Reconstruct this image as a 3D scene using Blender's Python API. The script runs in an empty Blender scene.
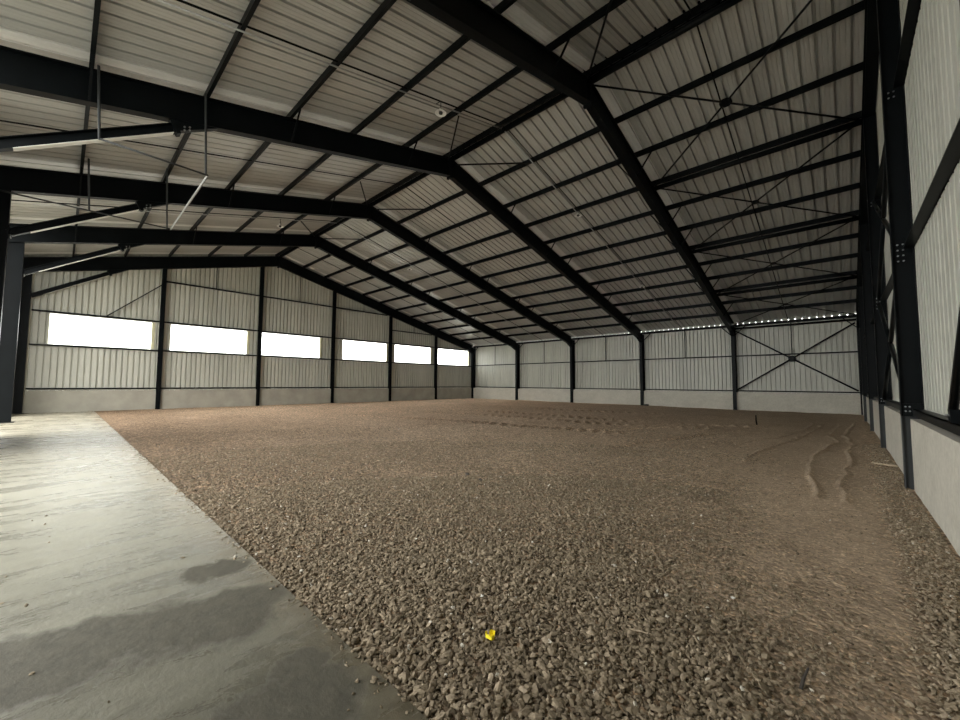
import bpy, bmesh, math, random
import numpy as np
from mathutils import Vector, Matrix

random.seed(7)
rng = np.random.default_rng(11)
scn = bpy.context.scene
COL = scn.collection

# ------------------------------------------------------------------ dimensions (metres)
BAY = 6.0185            # frame spacing along X
NB = 5                  # bays
XW = NB * BAY           # window wall
GAP = 5.3053            # gable post spacing across the span
YR = 20.2               # ridge line
YF = 31.65              # inner face of the front (open side) columns
SLAB = 29.15            # edge of the concrete slab
ORD = ['first', 'second', 'third', 'fourth', 'fifth', 'sixth', 'seventh', 'eighth',
       'ninth', 'tenth', 'eleventh', 'twelfth', 'thirteenth']


def rb(y):              # underside of the rafters
    return 4.9 + 0.2463 * y if y <= YR else 9.875 - 0.2505 * (y - YR)


RD = 0.72               # rafter depth measured vertically
PD = 0.19               # purlin depth


def rt(y): return rb(y) + RD
def sheet_z(y): return rb(y) + RD + PD


# ------------------------------------------------------------------ materials
def new_mat(name):
    m = bpy.data.materials.new(name)
    m.use_nodes = True
    nt = m.node_tree
    return m, nt, nt.nodes['Principled BSDF']


def nd(nt, t, **kw):
    n = nt.nodes.new(t)
    for k, v in kw.items():
        if k in n.inputs:
            n.inputs[k].default_value = v
        else:
            setattr(n, k, v)
    return n


def ramp(nt, fac, stops):
    r = nt.nodes.new('ShaderNodeValToRGB')
    el = r.color_ramp.elements
    while len(el) < len(stops):
        el.new(0.5)
    for e, (p, c) in zip(el, stops):
        e.position = p
        e.color = (*c, 1) if len(c) == 3 else c
    nt.links.new(fac, r.inputs[0])
    return r


def mixc(nt, fac, a, b, mode='MIX'):
    m = nt.nodes.new('ShaderNodeMix')
    m.data_type = 'RGBA'
    m.blend_type = mode
    for sock, v in ((m.inputs[0], fac), (m.inputs[6], a), (m.inputs[7], b)):
        if hasattr(v, 'is_output'):
            nt.links.new(v, sock)
        elif isinstance(v, (int, float)):
            sock.default_value = v
        else:
            sock.default_value = (*v, 1)
    return m.outputs[2]


def coords(nt, scale=(1, 1, 1)):
    g = nt.nodes.new('ShaderNodeNewGeometry')
    mp = nt.nodes.new('ShaderNodeMapping')
    mp.inputs['Scale'].default_value = scale
    nt.links.new(g.outputs['Position'], mp.inputs['Vector'])
    return mp.outputs[0]


def noise(nt, vec, scale, detail=4, rough=0.6, dist=0.0):
    n = nd(nt, 'ShaderNodeTexNoise', Scale=scale, Detail=detail, Roughness=rough, Distortion=dist)
    nt.links.new(vec, n.inputs['Vector'])
    return n.outputs['Fac']


def simple(name, c, rough=0.5, metal=0.0, var=0.25, scale=3.0, spec=0.5):
    m, nt, b = new_mat(name)
    f = noise(nt, coords(nt), scale)
    r = ramp(nt, f, [(0.3, tuple(x * (1 - var) for x in c)), (0.7, tuple(min(1, x * (1 + var)) for x in c))])
    nt.links.new(r.outputs[0], b.inputs['Base Color'])
    b.inputs['Roughness'].default_value = rough
    b.inputs['Metallic'].default_value = metal
    b.inputs['Specular IOR Level'].default_value = spec
    return m


M = {}
M['steel'] = simple('charcoal_painted_steel', (0.0030, 0.0042, 0.0050), 0.42, 0, 0.25, 2.0, 0.10)
M['steel_pale'] = simple('grey_painted_steel', (0.03, 0.034, 0.036), 0.5, 0, 0.2, 2.0)
M['lit_flange'] = simple('lit_flange_tint', (0.78, 0.78, 0.74), 0.35, 0, 0.05, 4)  # light on the underside of the knee braces, painted as a pale colour
M['bolt'] = simple('zinc_bolt', (0.35, 0.36, 0.36), 0.35, 0.8, 0.15, 20)
M['galv'] = simple('galvanised_pipe', (0.36, 0.365, 0.36), 0.35, 0.3, 0.15, 12)
M['lamp_white'] = simple('white_lamp_enamel', (0.85, 0.85, 0.83), 0.35, 0, 0.03, 5)
M['lamp_dark'] = simple('dark_lamp_body', (0.03, 0.03, 0.032), 0.4, 0, 0.1, 5)
M['cream'] = simple('cream_window_jamb', (0.62, 0.60, 0.40), 0.6, 0, 0.05, 4)
M['white_litter'] = simple('white_scrap', (0.75, 0.74, 0.70), 0.6, 0, 0.1, 40)
M['yellow'] = simple('yellow_wrapper', (0.95, 0.72, 0.04), 0.4, 0, 0.25, 60)
M['wood'] = simple('weathered_wood', (0.42, 0.34, 0.24), 0.8, 0, 0.25, 30)
M['dark_wood'] = simple('dark_stake', (0.035, 0.028, 0.022), 0.8, 0, 0.25, 30)


def sheet_mat(name, base, rough, axis):
    m, nt, b = new_mat(name)
    # broad sheets of slightly different tone, plus fine dust streaks along the ribs
    sc = {'X': (0.9, 0.12, 0.12), 'Y': (0.12, 0.9, 0.12)}[axis]
    f = noise(nt, coords(nt, sc), 1.3, 3, 0.6)
    f2 = noise(nt, coords(nt, tuple(s * 12 for s in sc)), 2.0, 4, 0.7)
    c1 = ramp(nt, f, [(0.3, tuple(x * 0.88 for x in base)), (0.7, tuple(min(1, x * 1.1) for x in base))]).outputs[0]
    c2 = ramp(nt, f2, [(0.25, (0.86, 0.86, 0.84)), (0.75, (1.0, 1.0, 1.0))]).outputs[0]
    nt.links.new(mixc(nt, 1.0, c1, c2, 'MULTIPLY'), b.inputs['Base Color'])
    b.inputs['Roughness'].default_value = rough
    b.inputs['Specular IOR Level'].default_value = 0.6 if 'roof' not in name else 1.0
    return m


M['wall_sheet'] = sheet_mat('wall_sheeting', (0.56, 0.56, 0.50), 0.45, 'Y')
M['wall_sheet_back'] = sheet_mat('wall_sheeting_back', (0.56, 0.555, 0.495), 0.45, 'X')
M['roof_sheet'] = sheet_mat('roof_sheeting', (0.50, 0.505, 0.49), 0.30, 'X')
M['roof_strip'] = sheet_mat('roof_sheeting_pale_strip', (0.92, 0.92, 0.90), 0.3, 'X')

# plinth concrete
m, nt, b = new_mat('plinth_concrete')
f = noise(nt, coords(nt, (1, 1, 1.5)), 1.2, 6, 0.7)
f2 = noise(nt, coords(nt), 14, 4, 0.7)
c = ramp(nt, f, [(0.3, (0.50, 0.47, 0.395)), (0.7, (0.66, 0.625, 0.535))]).outputs[0]
c = mixc(nt, 0.35, c, ramp(nt, f2, [(0.3, (0.25, 0.24, 0.21)), (0.7, (0.6, 0.58, 0.52))]).outputs[0])
nt.links.new(c, b.inputs['Base Color'])
b.inputs['Roughness'].default_value = 0.85
M['plinth'] = m
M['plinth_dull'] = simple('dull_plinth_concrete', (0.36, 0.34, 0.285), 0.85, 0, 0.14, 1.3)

# window pane: bright clear sheet
m, nt, b = new_mat('window_glazing')
out = nt.nodes['Material Output']
tr = nd(nt, 'ShaderNodeBsdfTransparent')
tr.inputs[0].default_value = (0.97, 0.98, 0.98, 1)
gl = nd(nt, 'ShaderNodeBsdfGlossy', Roughness=0.1)
mx = nd(nt, 'ShaderNodeMixShader')
mx.inputs[0].default_value = 0.06
nt.links.new(tr.outputs[0], mx.inputs[1]); nt.links.new(gl.outputs[0], mx.inputs[2])
nt.links.new(mx.outputs[0], out.inputs['Surface'])
M['pane'] = m

# slab concrete with damp patches
m, nt, b = new_mat('slab_concrete')
P = coords(nt)
warp = nd(nt, 'ShaderNodeTexNoise', Scale=3.2, Detail=5, Roughness=0.6)
nt.links.new(P, warp.inputs['Vector'])
sub = nd(nt, 'ShaderNodeVectorMath', operation='SUBTRACT'); sub.inputs[1].default_value = (0.5, 0.5, 0.5)
nt.links.new(warp.outputs['Color'], sub.inputs[0])
scl = nd(nt, 'ShaderNodeVectorMath', operation='SCALE'); scl.inputs['Scale'].default_value = 0.55
nt.links.new(sub.outputs[0], scl.inputs[0])
addv = nd(nt, 'ShaderNodeVectorMath', operation='ADD')
nt.links.new(P, addv.inputs[0]); nt.links.new(scl.outputs[0], addv.inputs[1])


def blob(cx, cy, rx, ry, rot=0.0):
    s1 = nd(nt, 'ShaderNodeVectorMath', operation='SUBTRACT'); s1.inputs[1].default_value = (cx, cy, 0)
    nt.links.new(addv.outputs[0], s1.inputs[0])
    mp = nd(nt, 'ShaderNodeMapping'); mp.vector_type = 'TEXTURE'
    mp.inputs['Scale'].default_value = (rx, ry, 50); mp.inputs['Rotation'].default_value = (0, 0, rot)
    nt.links.new(s1.outputs[0], mp.inputs[0])
    ln = nd(nt, 'ShaderNodeVectorMath', operation='LENGTH')
    nt.links.new(mp.outputs[0], ln.inputs[0])
    mr = nd(nt, 'ShaderNodeMapRange'); mr.inputs['From Min'].default_value = 1.14; mr.inputs['From Max'].default_value = 0.86
    nt.links.new(ln.outputs['Value'], mr.inputs[0])
    return mr.outputs[0]


def vmax(a, b_):
    n = nd(nt, 'ShaderNodeMath', operation='MAXIMUM')
    nt.links.new(a, n.inputs[0]); nt.links.new(b_, n.inputs[1])
    return n.outputs[0]


DAMP = [(3.95, 29.62, 0.36, 0.42, 0.1), (4.15, 30.25, 0.34, 0.55, 0.0), (4.3, 31.0, 0.33, 0.7, 0.1), (4.75, 29.45, 0.20, 0.22, 0.0),
        (2.78, 29.62, 0.30, 0.36, 0.0), (2.72, 30.0, 0.2, 0.35, 0.2), (3.1, 29.4, .15, .17, 0)]
wet = blob(*DAMP[0])
for d in DAMP[1:]:
    wet = vmax(wet, blob(*d))
n1 = noise(nt, coords(nt, (1.0, 0.45, 1)), 1.1, 7, 0.7, 0.6)
n2 = noise(nt, P, 9, 6, 0.75)
n3 = noise(nt, coords(nt, (1.5, 0.42, 1)), 2.0, 7, 0.72, 0.35)
base = ramp(nt, n1, [(0.30, (0.20, 0.195, 0.165)), (0.72, (0.36, 0.35, 0.30))]).outputs[0]
base = mixc(nt, 0.5, base, ramp(nt, n3, [(0.38, (0.13, 0.125, 0.105)), (0.62, (0.46, 0.45, 0.39))]).outputs[0])
base = mixc(nt, 0.22, base, ramp(nt, n2, [(0.3, (0.15, 0.145, 0.125)), (0.7, (0.5, 0.48, 0.43))]).outputs[0])
damp_col = ramp(nt, n2, [(0.3, (0.038, 0.034, 0.022)), (0.7, (0.085, 0.077, 0.054))]).outputs[0]
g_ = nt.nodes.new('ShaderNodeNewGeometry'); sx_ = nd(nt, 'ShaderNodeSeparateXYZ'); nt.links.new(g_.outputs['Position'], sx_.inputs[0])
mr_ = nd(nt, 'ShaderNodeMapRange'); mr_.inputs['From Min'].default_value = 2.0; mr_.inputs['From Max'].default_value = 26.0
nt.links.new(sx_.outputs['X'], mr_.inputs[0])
slab_falloff = ramp(nt, mr_.outputs[0], [(0.0, (0.36, 0.35, 0.30)), (0.09, (0.44, 0.43, 0.38)), (0.17, (0.66, 0.65, 0.59)), (0.30, (1.05, 1.04, 0.98)), (0.48, (1.0, 0.96, 0.86)), (0.54, (0.72, 0.68, 0.58)), (0.64, (0.75, 0.71, 0.60)), (0.72, (1.15, 1.08, 0.95)), (1.0, (1.2, 1.12, 0.98))]).outputs[0]  # daylight falloff along the slab painted into its colour, plus a darker band
base = mixc(nt, 1.0, base, slab_falloff, 'MULTIPLY')
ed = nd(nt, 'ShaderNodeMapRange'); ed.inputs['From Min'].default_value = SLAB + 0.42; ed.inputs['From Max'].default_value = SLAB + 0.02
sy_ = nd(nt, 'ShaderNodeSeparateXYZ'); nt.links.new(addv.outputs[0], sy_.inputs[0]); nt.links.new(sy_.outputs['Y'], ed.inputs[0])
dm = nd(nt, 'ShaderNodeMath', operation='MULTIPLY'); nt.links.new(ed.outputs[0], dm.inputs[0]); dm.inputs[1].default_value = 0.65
dust = mixc(nt, 1.0, ramp(nt, n2, [(0.3, (0.17, 0.14, 0.10)), (0.7, (0.40, 0.345, 0.265))]).outputs[0], slab_falloff, 'MULTIPLY')
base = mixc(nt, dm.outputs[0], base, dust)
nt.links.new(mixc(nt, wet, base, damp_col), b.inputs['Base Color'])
rr = nd(nt, 'ShaderNodeMapRange'); rr.inputs['From Min'].default_value = 0.3; rr.inputs['From Max'].default_value = 0.7; rr.inputs['To Min'].default_value = 0.16; rr.inputs['To Max'].default_value = 0.42
nt.links.new(n3, rr.inputs[0])
wr = nd(nt, 'ShaderNodeMix'); wr.data_type = 'FLOAT'; wr.inputs[3].default_value = 0.75
nt.links.new(wet, wr.inputs[0]); nt.links.new(rr.outputs[0], wr.inputs[2]); nt.links.new(wr.outputs[0], b.inputs['Roughness'])
bp = nd(nt, 'ShaderNodeBump', Strength=0.35, Distance=0.02)
nt.links.new(n2, bp.inputs['Height']); nt.links.new(bp.outputs[0], b.inputs['Normal'])
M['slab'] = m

# dirt with fine stones
m, nt, b = new_mat('stony_dirt')
P = coords(nt)
vor = nd(nt, 'ShaderNodeTexVoronoi', Scale=26.0); nt.links.new(P, vor.inputs['Vector'])
vor2 = nd(nt, 'ShaderNodeTexVoronoi', Scale=60.0); nt.links.new(P, vor2.inputs['Vector'])
n1 = noise(nt, P, 0.35, 6, 0.65)
n2 = noise(nt, P, 5.0, 6, 0.75)
base = ramp(nt, n1, [(0.32, (0.36, 0.275, 0.205)), (0.68, (0.50, 0.385, 0.29))]).outputs[0]
base = mixc(nt, 0.4, base, ramp(nt, n2, [(0.3, (0.25, 0.19, 0.14)), (0.7, (0.55, 0.44, 0.335))]).outputs[0])
sep = nd(nt, 'ShaderNodeSeparateColor'); nt.links.new(vor.outputs['Color'], sep.inputs[0])
peb = ramp(nt, sep.outputs[0], [(0.0, (0.45, 0.45, 0.45)), (0.5, (0.9, 0.9, 0.9)), (1.0, (1.7, 1.6, 1.5))]).outputs[0]
stony = nd(nt, 'ShaderNodeAttribute', attribute_name='stony')
base2 = mixc(nt, stony.outputs['Fac'], base, mixc(nt, 1.0, base, peb, 'MULTIPLY'))
sep2 = nd(nt, 'ShaderNodeSeparateColor'); nt.links.new(vor2.outputs['Color'], sep2.inputs[0])
peb2 = ramp(nt, sep2.outputs[0], [(0.0, (0.7, 0.7, 0.7)), (0.9, (1.1, 1.1, 1.1)), (1.0, (1.6, 1.6, 1.55))]).outputs[0]
base2 = mixc(nt, 1.0, base2, peb2, 'MULTIPLY')
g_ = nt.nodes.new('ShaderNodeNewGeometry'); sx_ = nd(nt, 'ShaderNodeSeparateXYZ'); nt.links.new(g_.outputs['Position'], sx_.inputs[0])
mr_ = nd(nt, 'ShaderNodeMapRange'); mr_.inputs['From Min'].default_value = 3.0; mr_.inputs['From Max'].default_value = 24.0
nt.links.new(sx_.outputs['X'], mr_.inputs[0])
far_light = ramp(nt, mr_.outputs[0], [(0.0, (1.0, 0.99, 0.94)), (0.35, (1.12, 1.1, 1.07)), (0.8, (1.62, 1.52, 1.42)), (1.0, (1.75, 1.64, 1.52))]).outputs[0]  # light from the openings painted in as brighter dirt toward the far end
base2 = mixc(nt, 1.0, base2, far_light, 'MULTIPLY')
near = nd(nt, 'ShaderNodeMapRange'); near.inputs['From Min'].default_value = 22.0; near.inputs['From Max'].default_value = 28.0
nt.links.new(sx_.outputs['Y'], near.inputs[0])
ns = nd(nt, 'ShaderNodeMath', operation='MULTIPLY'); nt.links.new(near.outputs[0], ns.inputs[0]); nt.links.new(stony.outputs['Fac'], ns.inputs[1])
base2 = mixc(nt, ns.outputs[0], base2, mixc(nt, 1.0, base2, (0.45, 0.43, 0.40), 'MULTIPLY'))  # shade in the gaps between near stones, painted into the dirt colour
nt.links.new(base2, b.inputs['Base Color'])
b.inputs['Roughness'].default_value = 0.95
b.inputs['Specular IOR Level'].default_value = 0.2
bp = nd(nt, 'ShaderNodeBump', Distance=0.03)
nt.links.new(stony.outputs['Fac'], bp.inputs['Strength'])
inv = nd(nt, 'ShaderNodeMath', operation='SUBTRACT'); inv.inputs[0].default_value = 1.0
nt.links.new(vor.outputs['Distance'], inv.inputs[1])
nt.links.new(inv.outputs[0], bp.inputs['Height'])
bp2 = nd(nt, 'ShaderNodeBump', Strength=0.5, Distance=0.02)
nt.links.new(n2, bp2.inputs['Height']); nt.links.new(bp.outputs[0], bp2.inputs['Normal'])
nt.links.new(bp2.outputs[0], b.inputs['Normal'])
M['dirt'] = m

# loose stones
m, nt, b = new_mat('gravel_stone')
at = nd(nt, 'ShaderNodeAttribute', attribute_name='tone')
c = ramp(nt, at.outputs['Fac'], [(0.0, (0.09, 0.070, 0.046)), (0.35, (0.178, 0.141, 0.095)), (0.75, (0.28, 0.225, 0.155)),
                                 (0.95, (0.38, 0.31, 0.225)), (1.0, (0.56, 0.52, 0.44))]).outputs[0]
n2 = noise(nt, coords(nt), 60, 3, 0.6)
c = mixc(nt, 1.0, c, ramp(nt, n2, [(0.3, (0.75, 0.75, 0.75)), (0.7, (1.15, 1.15, 1.15))]).outputs[0], 'MULTIPLY')
nt.links.new(c, b.inputs['Base Color'])
b.inputs['Roughness'].default_value = 0.9
b.inputs['Specular IOR Level'].default_value = 0.25
M['stone'] = m
M['yard'] = simple('yard_ground', (0.42, 0.40, 0.36), 0.9, 0, 0.15, 0.6)


# ------------------------------------------------------------------ mesh builder
class MB:
    def __init__(self):
        self.v = []; self.f = []

    def box(self, x0, x1, y0, y1, z0, z1):
        n = len(self.v)
        self.v += [(x, y, z) for x in (x0, x1) for y in (y0, y1) for z in (z0, z1)]
        for q in ((0, 1, 3, 2), (4, 6, 7, 5), (0, 4, 5, 1), (2, 3, 7, 6), (0, 2, 6, 4), (1, 5, 7, 3)):
            self.f.append(tuple(n + i for i in q))
        return self

    def prism(self, ring0, ring1, caps=True):
        n = len(self.v); k = len(ring0)
        self.v += [tuple(p) for p in ring0] + [tuple(p) for p in ring1]
        for i in range(k):
            j = (i + 1) % k
            self.f.append((n + i, n + j, n + k + j, n + k + i))
        if caps:
            self.f.append(tuple(n + i for i in reversed(range(k))))
            self.f.append(tuple(n + k + i for i in range(k)))
        return self

    def beam(self, p0, p1, prof, up=(0, 0, 1)):
        p0 = Vector(p0); p1 = Vector(p1); d = (p1 - p0).normalized(); u = Vector(up)
        if abs(d.dot(u)) > 0.98:
            u = Vector((1, 0, 0))
        s = d.cross(u).normalized(); u = s.cross(d).normalized()
        r = lambda p: [p + s * a + u * b_ for a, b_ in prof]
        return self.prism(r(p0), r(p1))

    def tube(self, p0, p1, r, n=8):
        return self.beam(p0, p1, [(r * math.cos(2 * math.pi * i / n), r * math.sin(2 * math.pi * i / n)) for i in range(n)])

    def lathe(self, c, prof, n=20):
        o = len(self.v)
        for r, z in prof:
            self.v += [(c[0] + r * math.cos(2 * math.pi * i / n), c[1] + r * math.sin(2 * math.pi * i / n), c[2] + z) for i in range(n)]
        for j in range(len(prof) - 1):
            for i in range(n):
                k = (i + 1) % n
                self.f.append((o + j * n + i, o + j * n + k, o + (j + 1) * n + k, o + (j + 1) * n + i))
        self.f.append(tuple(o + i for i in reversed(range(n))))
        self.f.append(tuple(o + (len(prof) - 1) * n + i for i in range(n)))
        return self

    def build(self, name, mat, parent=None, smooth=False):
        me = bpy.data.meshes.new(name)
        vs = self.v
        if parent is not None:
            w = world_loc(parent)
            vs = [(a - w[0], b_ - w[1], c_ - w[2]) for a, b_, c_ in vs]
        me.from_pydata(vs, [], self.f)
        bm = bmesh.new(); bm.from_mesh(me)
        bmesh.ops.recalc_face_normals(bm, faces=bm.faces)
        bm.to_mesh(me); bm.free()
        me.materials.append(mat)
        if smooth:
            for p in me.polygons:
                p.use_smooth = True
        o = bpy.data.objects.new(name, me); COL.objects.link(o)
        o.parent = parent
        return o


def world_loc(o):
    v = Vector((0, 0, 0))
    while o is not None:
        v += o.location
        o = o.parent
    return v


def isec(w, d, tf=0.02, tw=0.014, z0=None):
    """I profile, centred (or from z0 upward)"""
    h = d / 2; o = 0 if z0 is None else z0 + h
    a = w / 2; t = tw / 2
    return [(x, y + o) for x, y in ((-a, -h), (a, -h), (a, -h + tf), (t, -h + tf), (t, h - tf), (a, h - tf), (a, h), (-a, h),
                                    (-a, h - tf), (-t, h - tf), (-t, -h + tf), (-a, -h + tf))]


def csec(w, d, t=0.012):
    a, h = w / 2, d / 2
    return [(-a, -h), (a, -h), (a, -h + t), (-a + t, -h + t), (-a + t, h - t), (a, h - t), (a, h), (-a, h)]


def sq(w, d=None):
    a = w / 2; h = (d or w) / 2
    return [(-a, -h), (a, -h), (a, h), (-a, h)]


def thing(name, label, cat, loc, group=None):
    o = bpy.data.objects.new(name, None); COL.objects.link(o)
    o.location = loc; o.empty_display_size = 0.2
    return tag(o, label, cat, group)


def tag(o, label, cat, group=None, kind=None):
    if label: o['label'] = label
    if cat: o['category'] = cat
    if group: o['group'] = group
    if kind: o['kind'] = kind
    return o


def struct(o):
    o['kind'] = 'structure'
    return o


def bolts(pts, axis, parent, r=0.017, h=0.03):
    for p in pts:
        b_ = MB()
        d = Vector(axis).normalized()
        b_.tube(Vector(p), Vector(p) + d * h, r, 6)
        b_.build('bolt', M['bolt'], parent)


# ------------------------------------------------------------------ setting: ground
struct(MB().box(-60, 90, -60, 90, -0.6, -0.34).build('yard_ground', M['yard']))
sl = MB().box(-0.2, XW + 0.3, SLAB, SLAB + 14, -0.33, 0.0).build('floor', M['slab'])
struct(sl)


def track_line(pts, X, Y, w):
    """distance based ridge profile for a polyline"""
    best = np.full(X.shape, 9.0)
    for (ax, ay), (bx, by) in zip(pts[:-1], pts[1:]):
        dx, dy = bx - ax, by - ay
        t = np.clip(((X - ax) * dx + (Y - ay) * dy) / (dx * dx + dy * dy), 0, 1)
        best = np.minimum(best, np.hypot(X - ax - t * dx, Y - ay - t * dy))
    return best / w


def vnoise(X, Y, s, seed):
    r = np.random.default_rng(seed)
    G = r.random((128, 128))
    x = X * s; y = Y * s
    xi = np.floor(x).astype(int); yi = np.floor(y).astype(int)
    fx = x - xi; fy = y - yi
    fx = fx * fx * (3 - 2 * fx); fy = fy * fy * (3 - 2 * fy)
    g = lambda a, b_: G[a % 128, b_ % 128]
    return (g(xi, yi) * (1 - fx) * (1 - fy) + g(xi + 1, yi) * fx * (1 - fy) + g(xi, yi + 1) * (1 - fx) * fy + g(xi + 1, yi + 1) * fx * fy)


TRACKS = [
    [(2.0, 7.5), (3.3, 13.6), (4.35, 17.4), (5.0, 19.6), (5.2, 21.0)],
    [(0.9, 7.5), (1.15, 13.6), (0.95, 15.4), (1.15, 17.0), (1.3, 18.8), (1.3, 21.3), (1.1, 23.0)],
    [(0.5, 7.5), (0.8, 13.4), (0.62, 15.8), (0.75, 17.4), (0.72, 19.0), (0.85, 21.3), (.8, 23)],
    [(1.75, 8.5), (1.8, 11.0), (2.0, 13.5), (2.4, 16.0), (2.9, 17.5), (3.6, 18.3)],
    [(1.4, 8.0), (1.55, 12.0), (1.85, 15.5), (2.3, 18.5), (2.4, 20.5)],
    [(5.6, 15.0), (6.8, 17.0), (8.6, 18.6), (11.5, 19.8)],
]
TREADS = [  # rows of tyre lugs (centre line, half width)
    [(3.5, 12.5), (8.0, 13.4), (12.0, 13.2), (17.0, 13.5)],
    [(4.5, 14.4), (8.0, 15.2), (12.5, 15.3), (18.0, 15.8)],
    [(6.2, 17.6), (9.0, 18.3), (13.0, 18.6), (18.5, 20.3)],
    [(8.0, 8.0), (14.0, 9.0), (22.0, 9.4)],
]


def height(X, Y):
    h = 0.05 * (vnoise(X, Y, 0.35, 1) - 0.5) + 0.022 * (vnoise(X, Y, 1.3, 2) - 0.5) + 0.008 * (vnoise(X, Y, 4.0, 3) - 0.5) + 0.008 * (vnoise(X, Y, 11.0, 4) - 0.5)
    for i, t in enumerate(TRACKS):
        d = track_line(t, X + 0.10 * (vnoise(X, Y, 1.6, 40 + i) - .5), Y, 0.036)
        h += 0.034 * np.exp(-d * d) * (0.4 + vnoise(X, Y, 0.9, 50 + i))
    for i, t in enumerate(TREADS):
        d = track_line(t, X, Y, 0.32)
        lug = np.sin(2 * math.pi * (X * 0.9 + 0.25 * Y) / 0.42 + 3 * vnoise(X, Y, .8, 60 + i))
        h += 0.055 * np.clip(lug, -0.6, 1) * np.exp(-d ** 4) * (0.4 + vnoise(X, Y, 0.6, 70 + i))
    edge = np.clip((SLAB - Y) / 0.5, 0, 1)
    h = h * (0.25 + 0.75 * edge) - 0.02
    return h


def stonyness(X, Y):
    """1 where coarse stones lie, 0 where the dirt shows"""
    s = 0.95 - 0.9 * np.clip((3.6 - X - 0.12 * (Y - 22)) / 2.6, 0, 1)      # less toward the right-hand wall
    s -= 0.55 * np.clip((16 - Y) / 10, 0, 1)
    s += 0.9 * np.clip((2.0 - (28.9 - Y) - 0.0) / 1.4, 0, 1) * np.clip((X - 0.75) / 0.6, 0, 1)
    s += 0.9 * np.clip((0.55 - X) / 0.2, 0, 1)                              # coarse strip along the wall
    s += 0.55 * (vnoise(X, Y, 0.8, 9) - 0.5) + 0.4 * (vnoise(X, Y, 2.2, 10) - 0.5)
    return np.clip(s, 0.0, 1)


def grid_axis(a, b_, bands, hc):
    xs = [a]
    while xs[-1] < b_:
        xs.append(xs[-1] + next((h for lo, hi, h in bands if lo <= xs[-1] < hi), hc))
    xs[-1] = b_
    return np.array(xs)


gx = grid_axis(-0.12, XW + 0.15, [(-1, 6.5, 0.03), (6.5, 16, 0.06)], 0.12)
gy = grid_axis(-0.2, SLAB, [(8, 24, 0.03), (24, 40, 0.06)], 0.12)
GX, GY = np.meshgrid(gx, gy, indexing='ij')
GZ = height(GX, GY)
nx, ny = GX.shape
idx = np.arange(nx * ny).reshape(nx, ny)
quads = np.stack([idx[:-1, :-1], idx[1:, :-1], idx[1:, 1:], idx[:-1, 1:]], -1).reshape(-1, 4)


def np_mesh(name, V, F):
    me = bpy.data.meshes.new(name)
    k = F.shape[1]
    me.vertices.add(len(V)); me.vertices.foreach_set('co', np.ascontiguousarray(V, np.float32).ravel())
    me.loops.add(F.size); me.loops.foreach_set('vertex_index', np.ascontiguousarray(F, np.int32).ravel())
    me.polygons.add(len(F))
    me.polygons.foreach_set('loop_start', np.arange(0, F.size, k, dtype=np.int32))
    me.polygons.foreach_set('loop_total', np.full(len(F), k, np.int32))
    me.update(calc_edges=True)
    return me


me = np_mesh('dirt_ground', np.stack([GX, GY, GZ], -1).reshape(-1, 3), quads)
at = me.attributes.new('stony', 'FLOAT', 'POINT')
at.data.foreach_set('value', (0.25 + 0.75 * stonyness(GX, GY)).astype(np.float32).ravel())
me.polygons.foreach_set('use_smooth', np.ones(len(me.polygons), bool))
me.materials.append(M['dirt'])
go = bpy.data.objects.new('dirt_ground', me); COL.objects.link(go)
struct(go)

# loose stones: one uncountable object
CAMP = np.array([0.787, 30.4186])
cand = []
for (dmin, dmax, dens) in ((1.2, 4.0, 3600), (4.0, 7.0, 1900), (7.0, 11.0, 650), (11.0, 15.0, 150)):
    n = int(math.pi * (dmax ** 2 - dmin ** 2) * dens / 4 * 1.15)
    r = np.sqrt(rng.random(n) * (dmax ** 2 - dmin ** 2) + dmin ** 2)
    a = rng.random(n) * math.pi * 0.575 - 0.16
    cand.append(np.stack([CAMP[0] + r * np.sin(a), CAMP[1] - r * np.cos(a), r], -1))
cand = np.concatenate(cand)
n = 5000                                            # coarse strip beside the right-hand wall
cand = np.concatenate([cand, np.stack([0.06 + 0.55 * rng.random(n) ** 1.4, 15 + 13 * rng.random(n), np.full(n, 4.0)], -1)])
ok = (cand[:, 0] > 0.07) & (cand[:, 1] < SLAB - 0.0) & (cand[:, 1] > 0.5)
cand = cand[ok]
st = stonyness(cand[:, 0], cand[:, 1])
keep = rng.random(len(cand)) < (0.06 + 0.94 * np.clip(st * 1.35 - 0.2, 0, 1))
cand = cand[keep]; st = st[keep]
# a few strays that rolled onto the slab
n = 260
sx = 1.5 + 14 * rng.random(n) ** 1.3
stray = np.stack([sx, SLAB + np.abs(rng.normal(0, 0.06, n)) + (rng.random(n) < 0.15) * rng.random(n) * 1.6, np.full(n, 3.0)], -1)
cand = np.concatenate([cand, stray]); st = np.concatenate([st, np.full(n, 0.5)])
N = len(cand)
t = (1 + 5 ** 0.5) / 2
ico = np.array([(-1, t, 0), (1, t, 0), (-1, -t, 0), (1, -t, 0), (0, -1, t), (0, 1, t), (0, -1, -t), (0, 1, -t), (t, 0, -1), (t, 0, 1), (-t, 0, -1), (-t, 0, 1)])
ico = ico / np.linalg.norm(ico[0])
icf = np.array([(0, 11, 5), (0, 5, 1), (0, 1, 7), (0, 7, 10), (0, 10, 11), (1, 5, 9), (5, 11, 4), (11, 10, 2), (10, 7, 6), (7, 1, 8), (3, 9, 4), (3, 4, 2), (3, 2, 6), (3, 6, 8), (3, 8, 9), (4, 9, 5), (2, 4, 11), (6, 2, 10), (8, 6, 7), (9, 8, 1)])
V = ico[None] * (1 + 0.28 * rng.normal(size=(N, 12, 1)).clip(-1.5, 1.5))
size = np.clip(rng.lognormal(-4.62, 0.36, N), 0.004, 0.023)
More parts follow.
